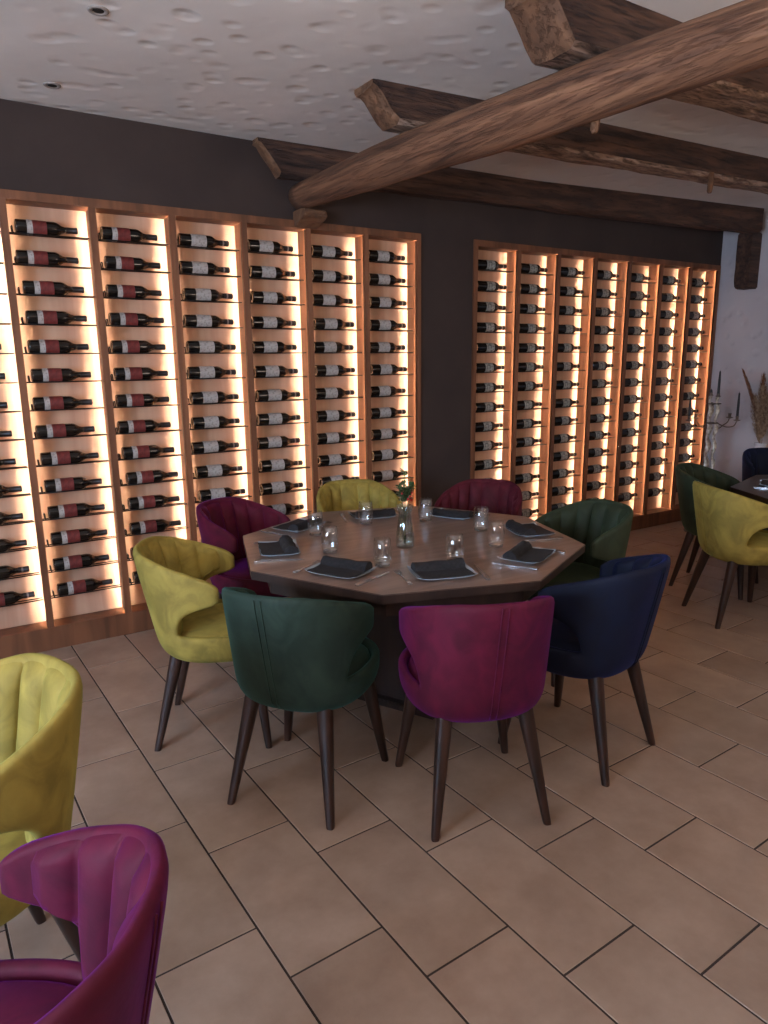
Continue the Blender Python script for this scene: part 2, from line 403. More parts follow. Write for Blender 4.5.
# the round log crossing beneath them
def noisy_log(pts, radii, seed, n=18):
    rnd = random.Random(seed); bm = bmesh.new(); rings = []
    lob = [rnd.uniform(-.05, .05) for _ in range(n)]
    for i, (p, r) in enumerate(zip(pts, radii)):
        p = Vector(p); t = (Vector(pts[min(i+1, len(pts)-1)])-Vector(pts[max(0, i-1)])).normalized()
        a = Vector((0, 0, 1)); a = (a-t*a.dot(t)).normalized(); b = t.cross(a)
        ring = []
        for k in range(n):
            th_ = 2*PI*k/n
            rr = r*(1+lob[k]+.025*math.sin(i*.7+k)+rnd.uniform(-.012, .012))
            # flattened, chipped lower right flank
            if math.cos(th_) < -.5: rr *= .93
            ring.append(bm.verts.new(p+(a*math.cos(th_)+b*math.sin(th_))*rr))
        rings.append(ring)
    for a, b in zip(rings, rings[1:]):
        for k in range(n): bm.faces.new((a[k], a[(k+1) % n], b[(k+1) % n], b[k]))
    bm.faces.new(list(reversed(rings[0]))); bm.faces.new(rings[-1])
    return bm
lp = []; lr = []
cx_tab = [(-3.2, 2.62), (0, 2.40), (1.38, 2.285), (1.97, 2.225), (2.49, 2.19), (3.2, 2.15), (4.25, 2.10)]
y = 4.26
while y > -3.2:
    x = interp(cx_tab, y); lp.append((x, y, 2.607 - .032*max(0, min(1, (3.4-y)/2)) + .005*math.sin(y*2))); lr.append(interp([(-3.2, .11), (1.4, .098), (2.5, .108), (3.4, .102), (4.3, .076)], y)); y -= .13
tag(obj('crossing_log', noisy_log(lp, lr, 5), M['log'], smooth=True), 'round brown log slung under the ceiling beams at right angles to the wine wall', 'log')
def peg(label, x, y, z0, z1, r):
    bm = bmesh.new(); tube(bm, [(x, y, z1), (x+.004, y, (z0+z1)/2), (x+.002, y+.003, z0+.01), (x+.002, y+.003, z0)], [r, r*1.05, r*.9, r*.6], 8)
    return tag(obj('wooden_peg', bm, M['beam_end'], smooth=True, sharp=40), label, 'peg', 'pegs in the beams')
peg('wooden peg sticking down from the round log', 2.262, 2.03, 2.45, 2.56, .017)
peg('small wooden peg under the splintered ceiling beam', 4.33, 2.915, 2.63, 2.75, .018)
# corbel carrying the log at the wine wall
bm = bmesh.new()
pf = [(0, 2.53), (-.135, 2.53), (-.165, 2.515), (-.17, 2.485), (-.14, 2.468), (-.08, 2.462), (-.05, 2.44), (0, 2.43)]
a = [bm.verts.new((2.05, YF+.01+dy, z)) for dy, z in pf]; b = [bm.verts.new((2.21, YF+.01+dy, z)) for dy, z in pf]
n = len(pf); bm.faces.new(a); bm.faces.new(list(reversed(b)))
for i in range(n): bm.faces.new((a[i], a[(i+1) % n], b[(i+1) % n], b[i]))
bmesh.ops.bevel(bm, geom=[e for e in bm.edges], offset=.006, segments=2, affect='EDGES')
tag(obj('corbel', bm, M['beam_end'], smooth=True, sharp=40), 'carved wooden corbel on the dark wall under the end of the round log', 'corbel')
# wavy bracket on the white right wall under the beam at the wall
bm = bmesh.new()
pf = [(-.17, 2.72), (-.165, 2.6), (-.175, 2.5), (-.15, 2.42), (-.165, 2.36), (-.175, 2.30), (-.16, 2.245), (-.13, 2.23), (0, 2.23), (0, 2.72)]
a = [bm.verts.new((XW1+.005+dx, 3.86, z)) for dx, z in pf]; b = [bm.verts.new((XW1+.005+dx, 4.0, z)) for dx, z in pf]
n = len(pf); bm.faces.new(a); bm.faces.new(list(reversed(b)))
for i in range(n): bm.faces.new((a[i], a[(i+1) % n], b[(i+1) % n], b[i]))
bmesh.ops.bevel(bm, geom=[e for e in bm.edges], offset=.01, segments=2, affect='EDGES')
tag(obj('beam_bracket', bm, M['beam'], smooth=True, sharp=40), 'wavy dark wooden bracket hanging down the white right wall under the beam end', 'bracket')

# ------------------------------------------------------------------ recessed spots in ceiling
def spot(x, y, label):
    t = thing('ceiling_spotlight', label, 'spotlight', (x, y, CEIL), 0, 'recessed ceiling spotlights')
    bm = bmesh.new(); lathe(bm, [(.020, .0005), (.024, -.005), (.035, -.006), (.039, -.003), (.039, .0005)], 24, cap0=False, cap1=False)
    obj('trim_ring', bm, M['trimring'], t, True)
    bm = bmesh.new(); lathe(bm, [(.021, -.003), (.016, -.0045), (.001, -.005)], 20)
    obj('lamp_face', bm, M['dark'], t, True)
spot(.704, 3.062, 'small unlit recessed spotlight in the white ceiling, nearer the camera')
spot(.664, 3.93, 'small recessed spotlight in the white ceiling close to the wine wall')

# ------------------------------------------------------------------ wine racks
RZ = [2.278 - i*.1527 for i in range(14)]
def holder_mesh(width):
    bm = bmesh.new(); r = .0036
    for yy in (.050, .090):
        tube(bm, [(0, yy, 0), (width, yy, 0)], r, 6)
    # end stop bent upwards at the bottle's base
    tube(bm, [(.026, .050, 0), (.022, .050, .006), (.020, .050, .034)], r, 6)
    tube(bm, [(.026, .090, 0), (.022, .090, .006), (.020, .090, .034)], r, 6)
    tube(bm, [(.020, .050, .034), (.020, .090, .034)], r, 6)
    bmesh.ops.recalc_face_normals(bm, faces=bm.faces)
    me = bpy.data.meshes.new('bottle_holder'); bm.to_mesh(me); bm.free(); me.materials.append(M['rod'])
    for p in me.polygons: p.use_smooth = True
    return me
def make_rack(label, xs, pitch, nb, has_left_wall=True):
    x_end = xs + nb*pitch - TH
    t = thing('wine_rack', label, 'wine rack', (xs - TH, YR, 0))
    ox = xs - TH
    D = YB - YR
    def part(name, f, mat, smooth=False):
        bm = bmesh.new(); f(bm); return obj(name, bm, mat, t, smooth)
    part('back_panel', lambda b: box(b, 0, x_end+TH-ox, D, D+.012, 0, ZO), M['oak_back'])
    part('top_board', lambda b: box(b, 0, x_end+TH-ox, 0, D, ZT, ZO, bev=.0015), M['oak'])
    def base(b):
        box(b, 0, x_end+TH-ox, .004, D, 0, ZB, bev=.0015)
    part('plinth', base, M['oak'])
    hm = holder_mesh(pitch - TH)
    LIP = .0105
    for i in range(nb+1):
        x = i*pitch
        def div(b):
            box(b, x, x+TH, 0, .008, ZB, ZT, bev=.0012)
            box(b, x+(LIP if i else 0), x+TH-(LIP if i < nb else 0), .008, D, ZB, ZT)
        part('side_panel' if i in (0, nb) else 'divider', div, M['oak'])
    for i in range(nb):
        xl, xr = TH + i*pitch, (i+1)*pitch
        for xx, s in ((xl, -1), (xr, 1)):
            part('led_strip', lambda b: box(b, min(xx+s*.0015, xx+s*.0100), max(xx+s*.0015, xx+s*.0100), .0085, .0105, ZB+.01, ZT-.01), M['led' if s > 0 else 'led_dim'])
            part('strip_shield', lambda b: box(b, min(xx, xx+s*.0012), max(xx, xx+s*.0012), .008, .0225, ZB+.002, ZT-.002), M['rod'])
        for z in RZ:
            h = bpy.data.objects.new('bottle_holder', hm); col.objects.link(h); h.parent = t
            h.location = (xl, 0, z)
    return t
make_rack('tall backlit oak wine rack on the left, cut off by the photo edge', LX0, PITCH, 7)
make_rack('tall backlit oak wine rack on the right, next to the white wall', RX0, RP, 7)

# bottle, along +X, base at x = 0
BR = .0375
def bottle_proto(kind):
    t = bpy.data.objects.new('wine_bottle', None); col.objects.link(t); t.empty_display_size = .03
    bm = bmesh.new()
    lathe(bm, [(.018, .006), (.026, .001), (.0335, 0), (.0368, .003), (BR, .008), (BR, .185), (.0355, .197), (.029, .210), (.020, .224), (.0155, .238), (.0148, .262), (.0148, .30)], 20, 'X')
    obj('glass_body', bm, M['bottle'], t, True, 50)
    bm = bmesh.new()
    lathe(bm, [(.0155, .245), (.0160, .247), (.0160, .292), (.0172, .293), (.0172, .300), (.0155, .303), (.004, .3035)], 16, 'X')
    obj('capsule', bm, M['capsule'], t, True, 50)
    if kind != 'red':
        bm = bmesh.new(); lathe(bm, [(.0163, .262), (.0163, .272)], 16, 'X', cap0=False, cap1=False)
        obj('capsule_band', bm, M['capsule_band'], t, True)
    def patch(name, xa, xb, mat, a0=-115, a1=115, rr=BR+.0006):
        bm = bmesh.new(); n = 18; A = []; B = []
        for i in range(n+1):
            a = math.radians(a0+(a1-a0)*i/n)   # 0 = facing -Y
            y, z = -rr*math.cos(a), rr*math.sin(a)
            A.append(bm.verts.new((xa, y, z))); B.append(bm.verts.new((xb, y, z)))
        for i in range(n): bm.faces.new((A[i], A[i+1], B[i+1], B[i]))
        o = obj(name, bm, mat, t, True)
        return o
    if kind == 'red':
        patch('white_label', .052, .080, M['label_white']); patch('red_label', .080, .148, M['label_red'])
    elif kind == 'white':
        patch('label', .066, .158, M['label_white'])
    elif kind == 'blue':
        patch('label', .060, .100, M['label_blue']); patch('red_label', .104, .150, M['label_red'])
    else:
        patch('label', .088, .168, M['label_grey'])
    bm = bmesh.new(); lathe(bm, [(.0335, -.0004), (.024, .0006), (.0235, .0030)], 20, 'X', cap0=False, cap1=False)  # pale ring standing for the reflection in the base
    obj('base_reflection', bm, M['base_glint'], t, True)
    return t
ORD = ['first', 'second', 'third', 'fourth', 'fifth', 'sixth', 'seventh', 'eighth', 'ninth', 'tenth', 'eleventh', 'twelfth', 'thirteenth', 'fourteenth']
KTXT = {'red': 'red and white label', 'white': 'white label', 'blue': 'pale blue label', 'grey': 'grey label'}
protos = {}; used = set()
rnd = random.Random(11)
def place_bottle(kind, x, z, label, group):
    if kind not in protos:
        o = protos[kind] = bottle_proto(kind)
    else: o = copy_tree(protos[kind])
    o.location = (x, YR+.070, z + math.sqrt((BR+.0037)**2-.020**2))
    o.rotation_euler = (0, 0, 0)
    tag(o, label, 'wine bottle', group)
for b in range(7):
    xl = LX0 + b*PITCH
    for r, z in enumerate(RZ):
        kind = 'red' if b in (1, 2) or (b == 0 and r < 12) else ('blue' if b == 0 else 'white')
        dx = .030 + rnd.uniform(-.004, .012) + (.012 if r > 8 else 0)
        if b == 0: cn = 'leftmost column'
        else: cn = ORD[b-1] + ' full column'
        place_bottle(kind, xl+dx, z, f'dark wine bottle, {KTXT[kind]}, left rack, {cn}, {ORD[r]} row from top', 'wine bottles in the left rack')
for b in range(7):
    xl = RX0 + b*RP
    for r, z in enumerate(RZ):
        dx = .030 + rnd.uniform(-.004, .012)
        place_bottle('grey', xl+dx, z, f'dark wine bottle, grey label, right rack, {ORD[b]} column, {ORD[r]} row from top', 'wine bottles in the right rack')

# ------------------------------------------------------------------ chairs
def lerp(a, b, t): return a+(b-a)*t
def sup(c, n=.86): return math.copysign(abs(c)**n, c)
def plan(phi, z, off=0.):
    """outer surface of the tub chair, phi = 0 at the back; +X is the way the chair faces"""
    t = (z-.40)/.44
    ab = lerp(.250, .345, min(1, max(0, t))**.9) - off
    b = lerp(.256, .267, min(1, max(0, t))**.8) - off
    af = .275 - off
    if z < .435: k = 1-.17*(1-max(0, (z-.385)/.05))**1.8; ab *= k; b *= k; af *= k
    c, s = math.cos(phi), math.sin(phi)
    x = -ab*sup(c) if c > 0 else -af*sup(c)
    # wings reach forward with almost constant width
    return x, b*sup(s, .80)
def ztop(d):
    d = abs(d)
    return interp([(0, .857), (28, .854), (50, .832), (72, .794), (84, .768), (90, .750), (96, .718), (120, .70)], d)
NOTCH, TIP = 60, 96
def zlow(d):
    d = abs(d)
    return interp([(0, .512), (NOTCH, .512), (63, .558), (66, .578), (72, .602), (78, .620), (84, .632), (90, .642), (TIP, .662)], d)
def build_chair():
    parts = {}
    step = 6
    # --- shell sheet
    bm = bmesh.new(); nc = 360//step
    low = [.388, .395, .412, .45, .49, .512]; grid = {}
    for i in range(nc):
        phi = math.radians(i*step)
        for j, z in enumerate(low): grid[i, j] = bm.verts.new((*plan(phi, z), z))
    for i in range(nc):
        for j in range(len(low)-1):
            bm.faces.new((grid[i, j], grid[(i+1) % nc, j], grid[(i+1) % nc, j+1], grid[i, j+1]))
    nr = 7; up = {}
    for d in range(-TIP, TIP+1, step):
        i = (d//step) % nc
        for j in range(nr+1):
            s = j/nr
            if abs(d) <= NOTCH and j == 0: up[d, j] = grid[i, len(low)-1]; continue
            zb = zlow(d); z = lerp(zb, ztop(d), s)
            up[d, j] = bm.verts.new((*plan(math.radians(d), z), z))
    for d in range(-TIP, TIP, step):
        for j in range(nr): bm.faces.new((up[d, j], up[d+step, j], up[d+step, j+1], up[d, j+1]))
    bmesh.ops.recalc_face_normals(bm, faces=bm.faces)
    f0 = min(bm.faces, key=lambda f: f.calc_center_median().x)
    if f0.normal.x > 0: bmesh.ops.reverse_faces(bm, faces=bm.faces)
    me = bpy.data.meshes.new('tmp'); bm.to_mesh(me); bm.free()
    o = bpy.data.objects.new('tmp', me); col.objects.link(o)
    so = o.modifiers.new('s', 'SOLIDIFY'); so.thickness = .030; so.offset = -1
    su = o.modifiers.new('u', 'SUBSURF'); su.levels = 1; su.render_levels = 1
    dg = bpy.context.evaluated_depsgraph_get(); dg.update()
    parts['shell'] = bpy.data.meshes.new_from_object(o.evaluated_get(dg))
    bpy.data.objects.remove(o)
    # --- channelled inner back
    bm = bmesh.new(); D1 = 87; cols = list(range(-D1, D1+1, 1)); rows = 9; pit_ = 19.3
    fr = {}; bk = {}
    for ci, d in enumerate(cols):
        za = max(.47, zlow(d)+.022 if abs(d) > 55 else .47); zb = ztop(d)-.010 - (.012 if abs(d) > 84 else 0)
        if abs(d) > 55: za = min(max(.47, lerp(.47, zlow(abs(d))+.022, min(1, (abs(d)-55)/9))), zb-.03)
        sc_ = abs(math.sin(math.radians(180*(d/pit_+.5))))
        edge = min(1, (D1-abs(d))/7)**.5
        for j in range(rows+1):
            s = j/rows; z = lerp(za, zb, s)
            vert = math.sin(PI*min(1, max(0, .5 if .12 < s < .86 else (s/.24 if s <= .12 else (1-s)/.28))))
            th_ = .024 + (.006 + .026*sc_**.42)*edge*max(.0, vert)
            phi = math.radians(d)
            fr[ci, j] = bm.verts.new((*plan(phi, z, th_), z))
            bk[ci, j] = bm.verts.new((*plan(phi, z, .018), z))
    nC = len(cols)-1
    for i in range(nC):
        for j in range(rows):
            bm.faces.new((fr[i, j], fr[i+1, j], fr[i+1, j+1], fr[i, j+1]))
            bm.faces.new((bk[i, j+1], bk[i+1, j+1], bk[i+1, j], bk[i, j]))
        bm.faces.new((fr[i, rows], fr[i+1, rows], bk[i+1, rows], bk[i, rows]))
        bm.faces.new((bk[i, 0], bk[i+1, 0], fr[i+1, 0], fr[i, 0]))
    for j in range(rows):
        bm.faces.new((bk[0, j], fr[0, j], fr[0, j+1], bk[0, j+1])); bm.faces.new((fr[nC, j], bk[nC, j], bk[nC, j+1], fr[nC, j+1]))
    bmesh.ops.recalc_face_normals(bm, faces=bm.faces)
    me = bpy.data.meshes.new('backrest'); bm.to_mesh(me); bm.free(); parts['backrest'] = me
    # --- seat cushion
    bm = bmesh.new(); rings = []; n = 48
    for k, z in ((.985, .42), (.985, .478), (.965, .494), (.90, .505), (.6, .512), (.25, .515)):
        ring = []
        for i in range(n):
            x, y = plan(2*PI*i/n, .48, .030); ring.append(bm.verts.new((x*k, y*k, z)))
        rings.append(ring)
    for a, b in zip(rings, rings[1:]):
        for i in range(n): bm.faces.new((a[i], a[(i+1) % n], b[(i+1) % n], b[i]))
    bm.faces.new(rings[-1]); bm.faces.new(list(reversed(rings[0])))
    bmesh.ops.recalc_face_normals(bm, faces=bm.faces)
    me = bpy.data.meshes.new('seat'); bm.to_mesh(me); bm.free(); parts['seat'] = me
    # --- underside lining
    bm = bmesh.new(); rings = []
    for k, z in ((.80, .392), (.80, .41)):
        rings.append([bm.verts.new((plan(2*PI*i/n, .43, .0)[0]*k, plan(2*PI*i/n, .43, .0)[1]*k, z)) for i in range(n)])
    for a, b in zip(rings, rings[1:]):
        for i in range(n): bm.faces.new((a[i], a[(i+1) % n], b[(i+1) % n], b[i]))
    bm.faces.new(rings[-1]); bm.faces.new(list(reversed(rings[0])))
    bmesh.ops.recalc_face_normals(bm, faces=bm.faces)
    me = bpy.data.meshes.new('seat_underside'); bm.to_mesh(me); bm.free(); parts['underside'] = me
    # --- seams on the outside
    for s in (-1, 1):
        bm = bmesh.new(); pts = []
        for j in range(19):
            z = lerp(.415, .842, j/18); pts.append((*plan(math.radians(1.2*s), z, -.0006), z))
        tube(bm, pts, .0022, 6)
        me = bpy.data.meshes.new('seam'); bmesh.ops.recalc_face_normals(bm, faces=bm.faces); bm.to_mesh(me); bm.free(); parts['seam', s] = me
    # --- legs: squarish, tapering, splayed
    for nm, top, foot in ((('rl'), (-.165, .145), (-.265, .205)), ('rr', (-.165, -.145), (-.265, -.205)), ('fl', (.155, .165), (.205, .2275)), ('fr', (.155, -.165), (.205, -.2275))):
        bm = bmesh.new(); rings = []
        for s, r in ((0, .0135), (.03, .0145), (.5, .0215), (1, .029)):
            x, y, z = lerp(foot[0], top[0], s), lerp(foot[1], top[1], s), lerp(0, .415, s)
            rings.append([bm.verts.new((x+r*sup(math.cos(a), .7), y+r*sup(math.sin(a), .7), z)) for a in [2*PI*(k+.5)/16 for k in range(16)]])
        for a, b in zip(rings, rings[1:]):
            for i in range(16): bm.faces.new((a[i], a[(i+1) % 16], b[(i+1) % 16], b[i]))
        bm.faces.new(rings[-1]); bm.faces.new(list(reversed(rings[0])))
        me = bpy.data.meshes.new('leg'); bmesh.ops.recalc_face_normals(bm, faces=bm.faces); bm.to_mesh(me); bm.free(); parts['leg', nm] = me
    for me in parts.values():
        for p in me.polygons: p.use_smooth = True
    for k in parts:
        me = parts[k]; me.materials.clear()
        me.materials.append(M['leg'] if k[0] == 'leg' else (M['lining'] if k == 'underside' else M['yellow']))
    for nm in ('rl', 'rr', 'fl', 'fr'): parts['leg', nm].set_sharp_from_angle(angle=math.radians(50))
    parts['backrest'].set_sharp_from_angle(angle=math.radians(70))
    return parts
CP = build_chair()
def chair(mat, rear, face, label, group, z=0):
    """rear = floor point midway between the rear feet, face = heading in degrees"""
    a = math.radians(face); d = Vector((math.cos(a), math.sin(a)))
    p = Vector(rear) + d*.265
    t = thing('dining_chair', label, 'chair', (p.x, p.y, z), a, group)
    for k, nm in (('shell', 'shell'), ('backrest', 'backrest'), ('seat', 'seat'), ('underside', 'seat_underside'), (('seam', -1), 'seam'), (('seam', 1), 'seam'),
                  (('leg', 'rl'), 'leg'), (('leg', 'rr'), 'leg'), (('leg', 'fl'), 'leg'), (('leg', 'fr'), 'leg')):
        o = bpy.data.objects.new(nm, CP[k]); col.objects.link(o); o.parent = t
        if nm in ('shell', 'backrest', 'seat', 'seam'):
            o.material_slots[0].link = 'OBJECT'; o.material_slots[0].material = M[mat]
    return t
G1 = 'velvet chairs around the octagonal table'
chair('yellow', (.73, 2.99), -28, 'yellow-green velvet tub chair at the octagonal table, on its left side', G1)
chair('green', (.883, 2.118), 36, 'bottle green velvet tub chair with its back to the camera at the octagonal table', G1)
chair('magenta', (1.465, 1.627), 69, 'magenta velvet tub chair with its back to the camera, between green and blue chairs', G1)
chair('blue', (2.21, 1.64), 103, 'navy blue velvet tub chair right of the magenta chair at the octagonal table', G1)
chair('dkgreen', (2.97, 2.45), 170, 'dark green velvet tub chair behind the right corner of the octagonal table', G1)
chair('maroon', (2.94, 3.37), 212, 'dark plum velvet tub chair on the far right side of the octagonal table', G1)
chair('yellow', (2.212, 3.885), 255, 'mustard yellow velvet tub chair on the far side of the octagonal table', G1)
chair('magenta', (1.285, 3.735), 302, 'magenta velvet tub chair at the far left, between table and wine rack', G1)
G2 = 'velvet chairs around the table at the right edge'
chair('yellow', (3.95, 2.49), -28, 'yellow velvet tub chair at the right edge of the photo, back towards us', G2)
chair('dkgreen', (4.54, 3.05), -72, 'dark green velvet tub chair behind the yellow one at the right', G2)
chair('blue', (5.88, 3.24), 238, 'navy blue velvet tub chair across the right hand table by the white vase', G2)
G3 = 'velvet chairs in the near left corner'
chair('yellow', (.145, 1.853), 196, 'large yellow-green velvet tub chair cut off by the left edge of the photo', G3)
chair('magenta', (.120, .948), 147, 'bright magenta velvet tub chair in the bottom left corner, nearest the camera', G3)

# ------------------------------------------------------------------ tables
def octa(r, rot): return [(r*math.cos(math.radians(rot+45*k)), r*math.sin(math.radians(rot+45*k))) for k in range(8)]
def octagon_table(label, c, rot, topmat, group):
    t = thing('octagonal_table', label, 'table', (c[0], c[1], 0), 0, group)
    bm = bmesh.new(); prism(bm, octa(.842, rot), .712, .75)
    bmesh.ops.bevel(bm, geom=[e for e in bm.edges], offset=.0025, segments=2, affect='EDGES')
    for f in bm.faces:
        f.normal_update()
        if abs(f.normal.z) < .5: f.material_index = 1
    obj('tabletop', bm, [topmat, M['tablebase']], t)
    bm = bmesh.new(); prism(bm, octa(.755, rot), .635, .713)
    obj('apron', bm, M['tablebase'], t)
    bm = bmesh.new()
    s = .25
    box(bm, -s, s, -s, s, .03, .636, bev=.006)
    o = obj('pedestal', bm, M['tablebase'], t); o.rotation_euler = (0, 0, math.radians(rot+22.5))
    bm = bmesh.new(); box(bm, -.29, .29, -.29, .29, 0, .035, bev=.005)
    o = obj('foot_plate', bm, M['tablebase'], t); o.rotation_euler = (0, 0, math.radians(rot+22.5))
    return t
TC = (1.885, 2.750)
octagon_table('large octagonal table with smoked brown wooden top in the middle of the room', TC, 4, M['table'], 'octagonal tables')
TC2 = (5.02, 2.04)
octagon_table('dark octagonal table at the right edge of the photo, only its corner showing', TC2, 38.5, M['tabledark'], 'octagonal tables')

# ------------------------------------------------------------------ place settings
ZT_ = .75
def plate_proto():
    # rectangular dish whose short ends curl upwards; local x = width, y = towards the table centre
    bm = bmesh.new(); nx, ny = 20, 14; g = {}; h = {}
    for i in range(nx+1):
        for j in range(ny+1):
            u = -1+2*i/nx; v = -1+2*j/ny
            su_ = math.copysign(abs(u)**.9, u); sv = math.copysign(abs(v)**.9, v)
            x = su_*.128*(1-.03*v*v); y_ = sv*.092*(1-.04*u*u)
            z = .004+.010*abs(u)**5+.006*abs(v)**5
            g[i, j] = bm.verts.new((x, y_, z+.0035)); h[i, j] = bm.verts.new((x*.985, y_*.985, z))
    for i in range(nx):
        for j in range(ny):
            bm.faces.new((g[i, j], g[i+1, j], g[i+1, j+1], g[i, j+1])); bm.faces.new((h[i, j+1], h[i+1, j+1], h[i+1, j], h[i, j]))
    for i in range(nx):
        bm.faces.new((g[i, 0], h[i, 0], h[i+1, 0], g[i+1, 0])); bm.faces.new((g[i, ny], g[i+1, ny], h[i+1, ny], h[i, ny]))
    for j in range(ny):
        bm.faces.new((g[0, j], g[0, j+1], h[0, j+1], h[0, j])); bm.faces.new((g[nx, j], h[nx, j], h[nx, j+1], g[nx, j+1]))
    # foot
    box(bm, -.08, .08, -.055, .055, 0, .005)
    return bm
def napkin_bm():
    # folded cloth, with a fat fold along the far edge
    bm = bmesh.new(); w_ = .109
    prof = [(-.087, .014), (-.085, .0175), (-.04, .0155), (.0, .0155), (.012, .017), (.018, .032), (.034, .045), (.058, .044), (.074, .030), (.076, .0165), (.074, .0125), (.03, .0115), (-.04, .0115)]
    n = 12; rings = []
    for i in range(n+1):
        x = lerp(-w_, w_, i/n); lift = .003*abs(x/w_)**4
        rings.append([bm.verts.new((x, y_+.002*math.sin(i*1.3), z+lift+(.0012*math.sin(i*.9+y_*60) if z > .014 else 0))) for y_, z in prof])
    k = len(prof)
    for a, b in zip(rings, rings[1:]):
        for i in range(k): bm.faces.new((a[i], a[(i+1) % k], b[(i+1) % k], b[i]))
    bm.faces.new(rings[0]); bm.faces.new(list(reversed(rings[-1])))
    return bm
def outline(bm, pts, z0, th_, curve=lambda y: 0):
    a = [bm.verts.new((x, y_, z0+curve(y_))) for x, y_ in pts]; b = [bm.verts.new((x, y_, z0+th_+curve(y_))) for x, y_ in pts]
    n = len(pts); bm.faces.new(list(reversed(a))); bm.faces.new(b)
    for i in range(n): bm.faces.new((a[i], a[(i+1) % n], b[(i+1) % n], b[i]))
def fork_bm():
    bm = bmesh.new(); c = lambda y_: .0025 + .006*max(0, (y_-.03)/.07)*(1 if y_ < .075 else max(0, 1-(y_-.075)*18)) + (.002 if y_ < -.02 else 0)
    half = [(.0075, -.100), (.0085, -.09), (.006, -.05), (.0032, -.01), (.0030, .03), (.0055, .042), (.0115, .055), (.0125, .066)]
    def strip(ptsL):
        pass
    # handle and neck
    ys = [p[1] for p in half]
    for (xa, ya), (xb, yb) in zip(half, half[1:]):
        v = []
        for z in (0, .0022):
            v.append([bm.verts.new(q) for q in ((-xa, ya, c(ya)+z), (xa, ya, c(ya)+z), (xb, yb, c(yb)+z), (-xb, yb, c(yb)+z))])
        lo, hi = v
        bm.faces.new(list(reversed(lo))); bm.faces.new(hi)
        for i in range(4): bm.faces.new((lo[i], lo[(i+1) % 4], hi[(i+1) % 4], hi[i]))
    for k in range(4):
        x = -.0105+.007*k
        v = []
        pts = [(x-.0019, .066), (x+.0019, .066), (x+.0008, .100), (x-.0008, .100)]
        for z in (0, .0018): v.append([bm.verts.new((px, py, c(py)+z)) for px, py in pts])
        lo, hi = v; bm.faces.new(list(reversed(lo))); bm.faces.new(hi)
        for i in range(4): bm.faces.new((lo[i], lo[(i+1) % 4], hi[(i+1) % 4], hi[i]))
    bmesh.ops.remove_doubles(bm, verts=bm.verts, dist=.00005)
    return bm
def knife_proto(label, group):
    t = thing('table_knife', label, 'knife', (0, 0, 0), 0, group)
    bm = bmesh.new(); pts = [(-.0085, -.110), (.0085, -.110), (.0095, -.09), (.0075, -.02), (.0065, .002), (-.0065, .002), (-.0075, -.02), (-.0095, -.09)]
    outline(bm, pts, .0, .007); bmesh.ops.bevel(bm, geom=[e for e in bm.edges], offset=.0015, segments=2, affect='EDGES')
    obj('handle', bm, M['steel'], t, True, 40)
    bm = bmesh.new(); outline(bm, [(-.006, .0), (.006, .0), (.0085, .03), (.0085, .08), (.004, .104), (-.001, .112), (-.006, .09)], .0022, .0016)
    obj('blade', bm, M['steel'], t)
    return t
def glass_bm():
    bm = bmesh.new()
    o_ = [(.0, .0), (.032, .0), (.0345, .003), (.040, .025), (.0415, .045), (.0395, .08), (.035, .122)]
    i_ = [(.0335, .122), (.0378, .08), (.0398, .045), (.0380, .027), (.031, .013), (.0, .010)]
    prof = o_[1:] + [(.0342, .1228)] + i_[:-1]
    rings = lathe(bm, prof, 32)
    lathe(bm, [(.027, .0015), (.0325, .0035), (.0335, .0095), (.029, .0115)], 28, mi=1)
    return bm
me_cache = {}
def mesh_of(key, fn, mat, smooth=True, sharp=45):
    if key not in me_cache:
        bm = fn(); bmesh.ops.recalc_face_normals(bm, faces=bm.faces)
        me = bpy.data.meshes.new(key); bm.to_mesh(me); bm.free(); me.materials.append(mat)
        if key == 'tumbler': me.materials.append(M['glassbase'])
        if smooth:
            for p in me.polygons: p.use_smooth = True
            me.set_sharp_from_angle(angle=math.radians(sharp))
        me_cache[key] = me
    return me_cache[key]
def put(name, key, fn, mat, x, y, z, rz, label, cat, group):
    o = bpy.data.objects.new(name, mesh_of(key, fn, mat)); col.objects.link(o)
    o.location = (x, y, z); o.rotation_euler = (0, 0, rz)
    return tag(o, label, cat, group)
knife0 = None
def setting(pos, ang, who, fk=True, kn=True, tilt=0):
    """pos = plate centre, ang = outward heading from the table centre in degrees"""
    global knife0
    rz = math.radians(ang+90+tilt)                  # local +y looks at the table centre
    ca, sa = math.cos(rz), math.sin(rz)
    W = lambda lx, ly: (pos[0]+lx*ca-ly*sa, pos[1]+lx*sa+ly*ca)
    put('plate', 'plate', plate_proto, M['plate'], pos[0], pos[1], ZT_, rz, f'pale rectangular plate with upturned ends {who}', 'plate', 'plates')
    put('napkin', 'napkin', napkin_bm, M['napkin'], pos[0], pos[1], ZT_, rz+math.radians(3), f'folded charcoal napkin on the plate {who}', 'napkin', 'napkins')
    if fk:
        x, y_ = W(-.165, -.01); put('fork', 'fork', fork_bm, M['steel'], x, y_, ZT_, rz+.06, f'steel fork left of the plate {who}', 'fork', 'forks')
    if kn:
        x, y_ = W(.165, -.01)
        lab = f'steel table knife right of the plate {who}'
        if knife0 is None:
            knife0 = k = knife_proto(lab, 'table knives')
        else: k = copy_tree(knife0)
        k.location = (x, y_, ZT_); k.rotation_euler = (0, 0, rz-.08); tag(k, lab, 'knife', 'table knives')
setting((1.275, 2.915), 160, 'before the left yellow chair')
setting((1.555, 3.285), 115, 'before the far left magenta chair')
setting((1.345, 2.455), 206, 'before the bottle green chair')
setting((1.672, 2.196), 250, 'before the front magenta chair')
setting((2.135, 2.185), 295, 'before the navy blue chair of the centre table')
setting((2.465, 2.520), 340, 'before the dark green chair of the centre table')
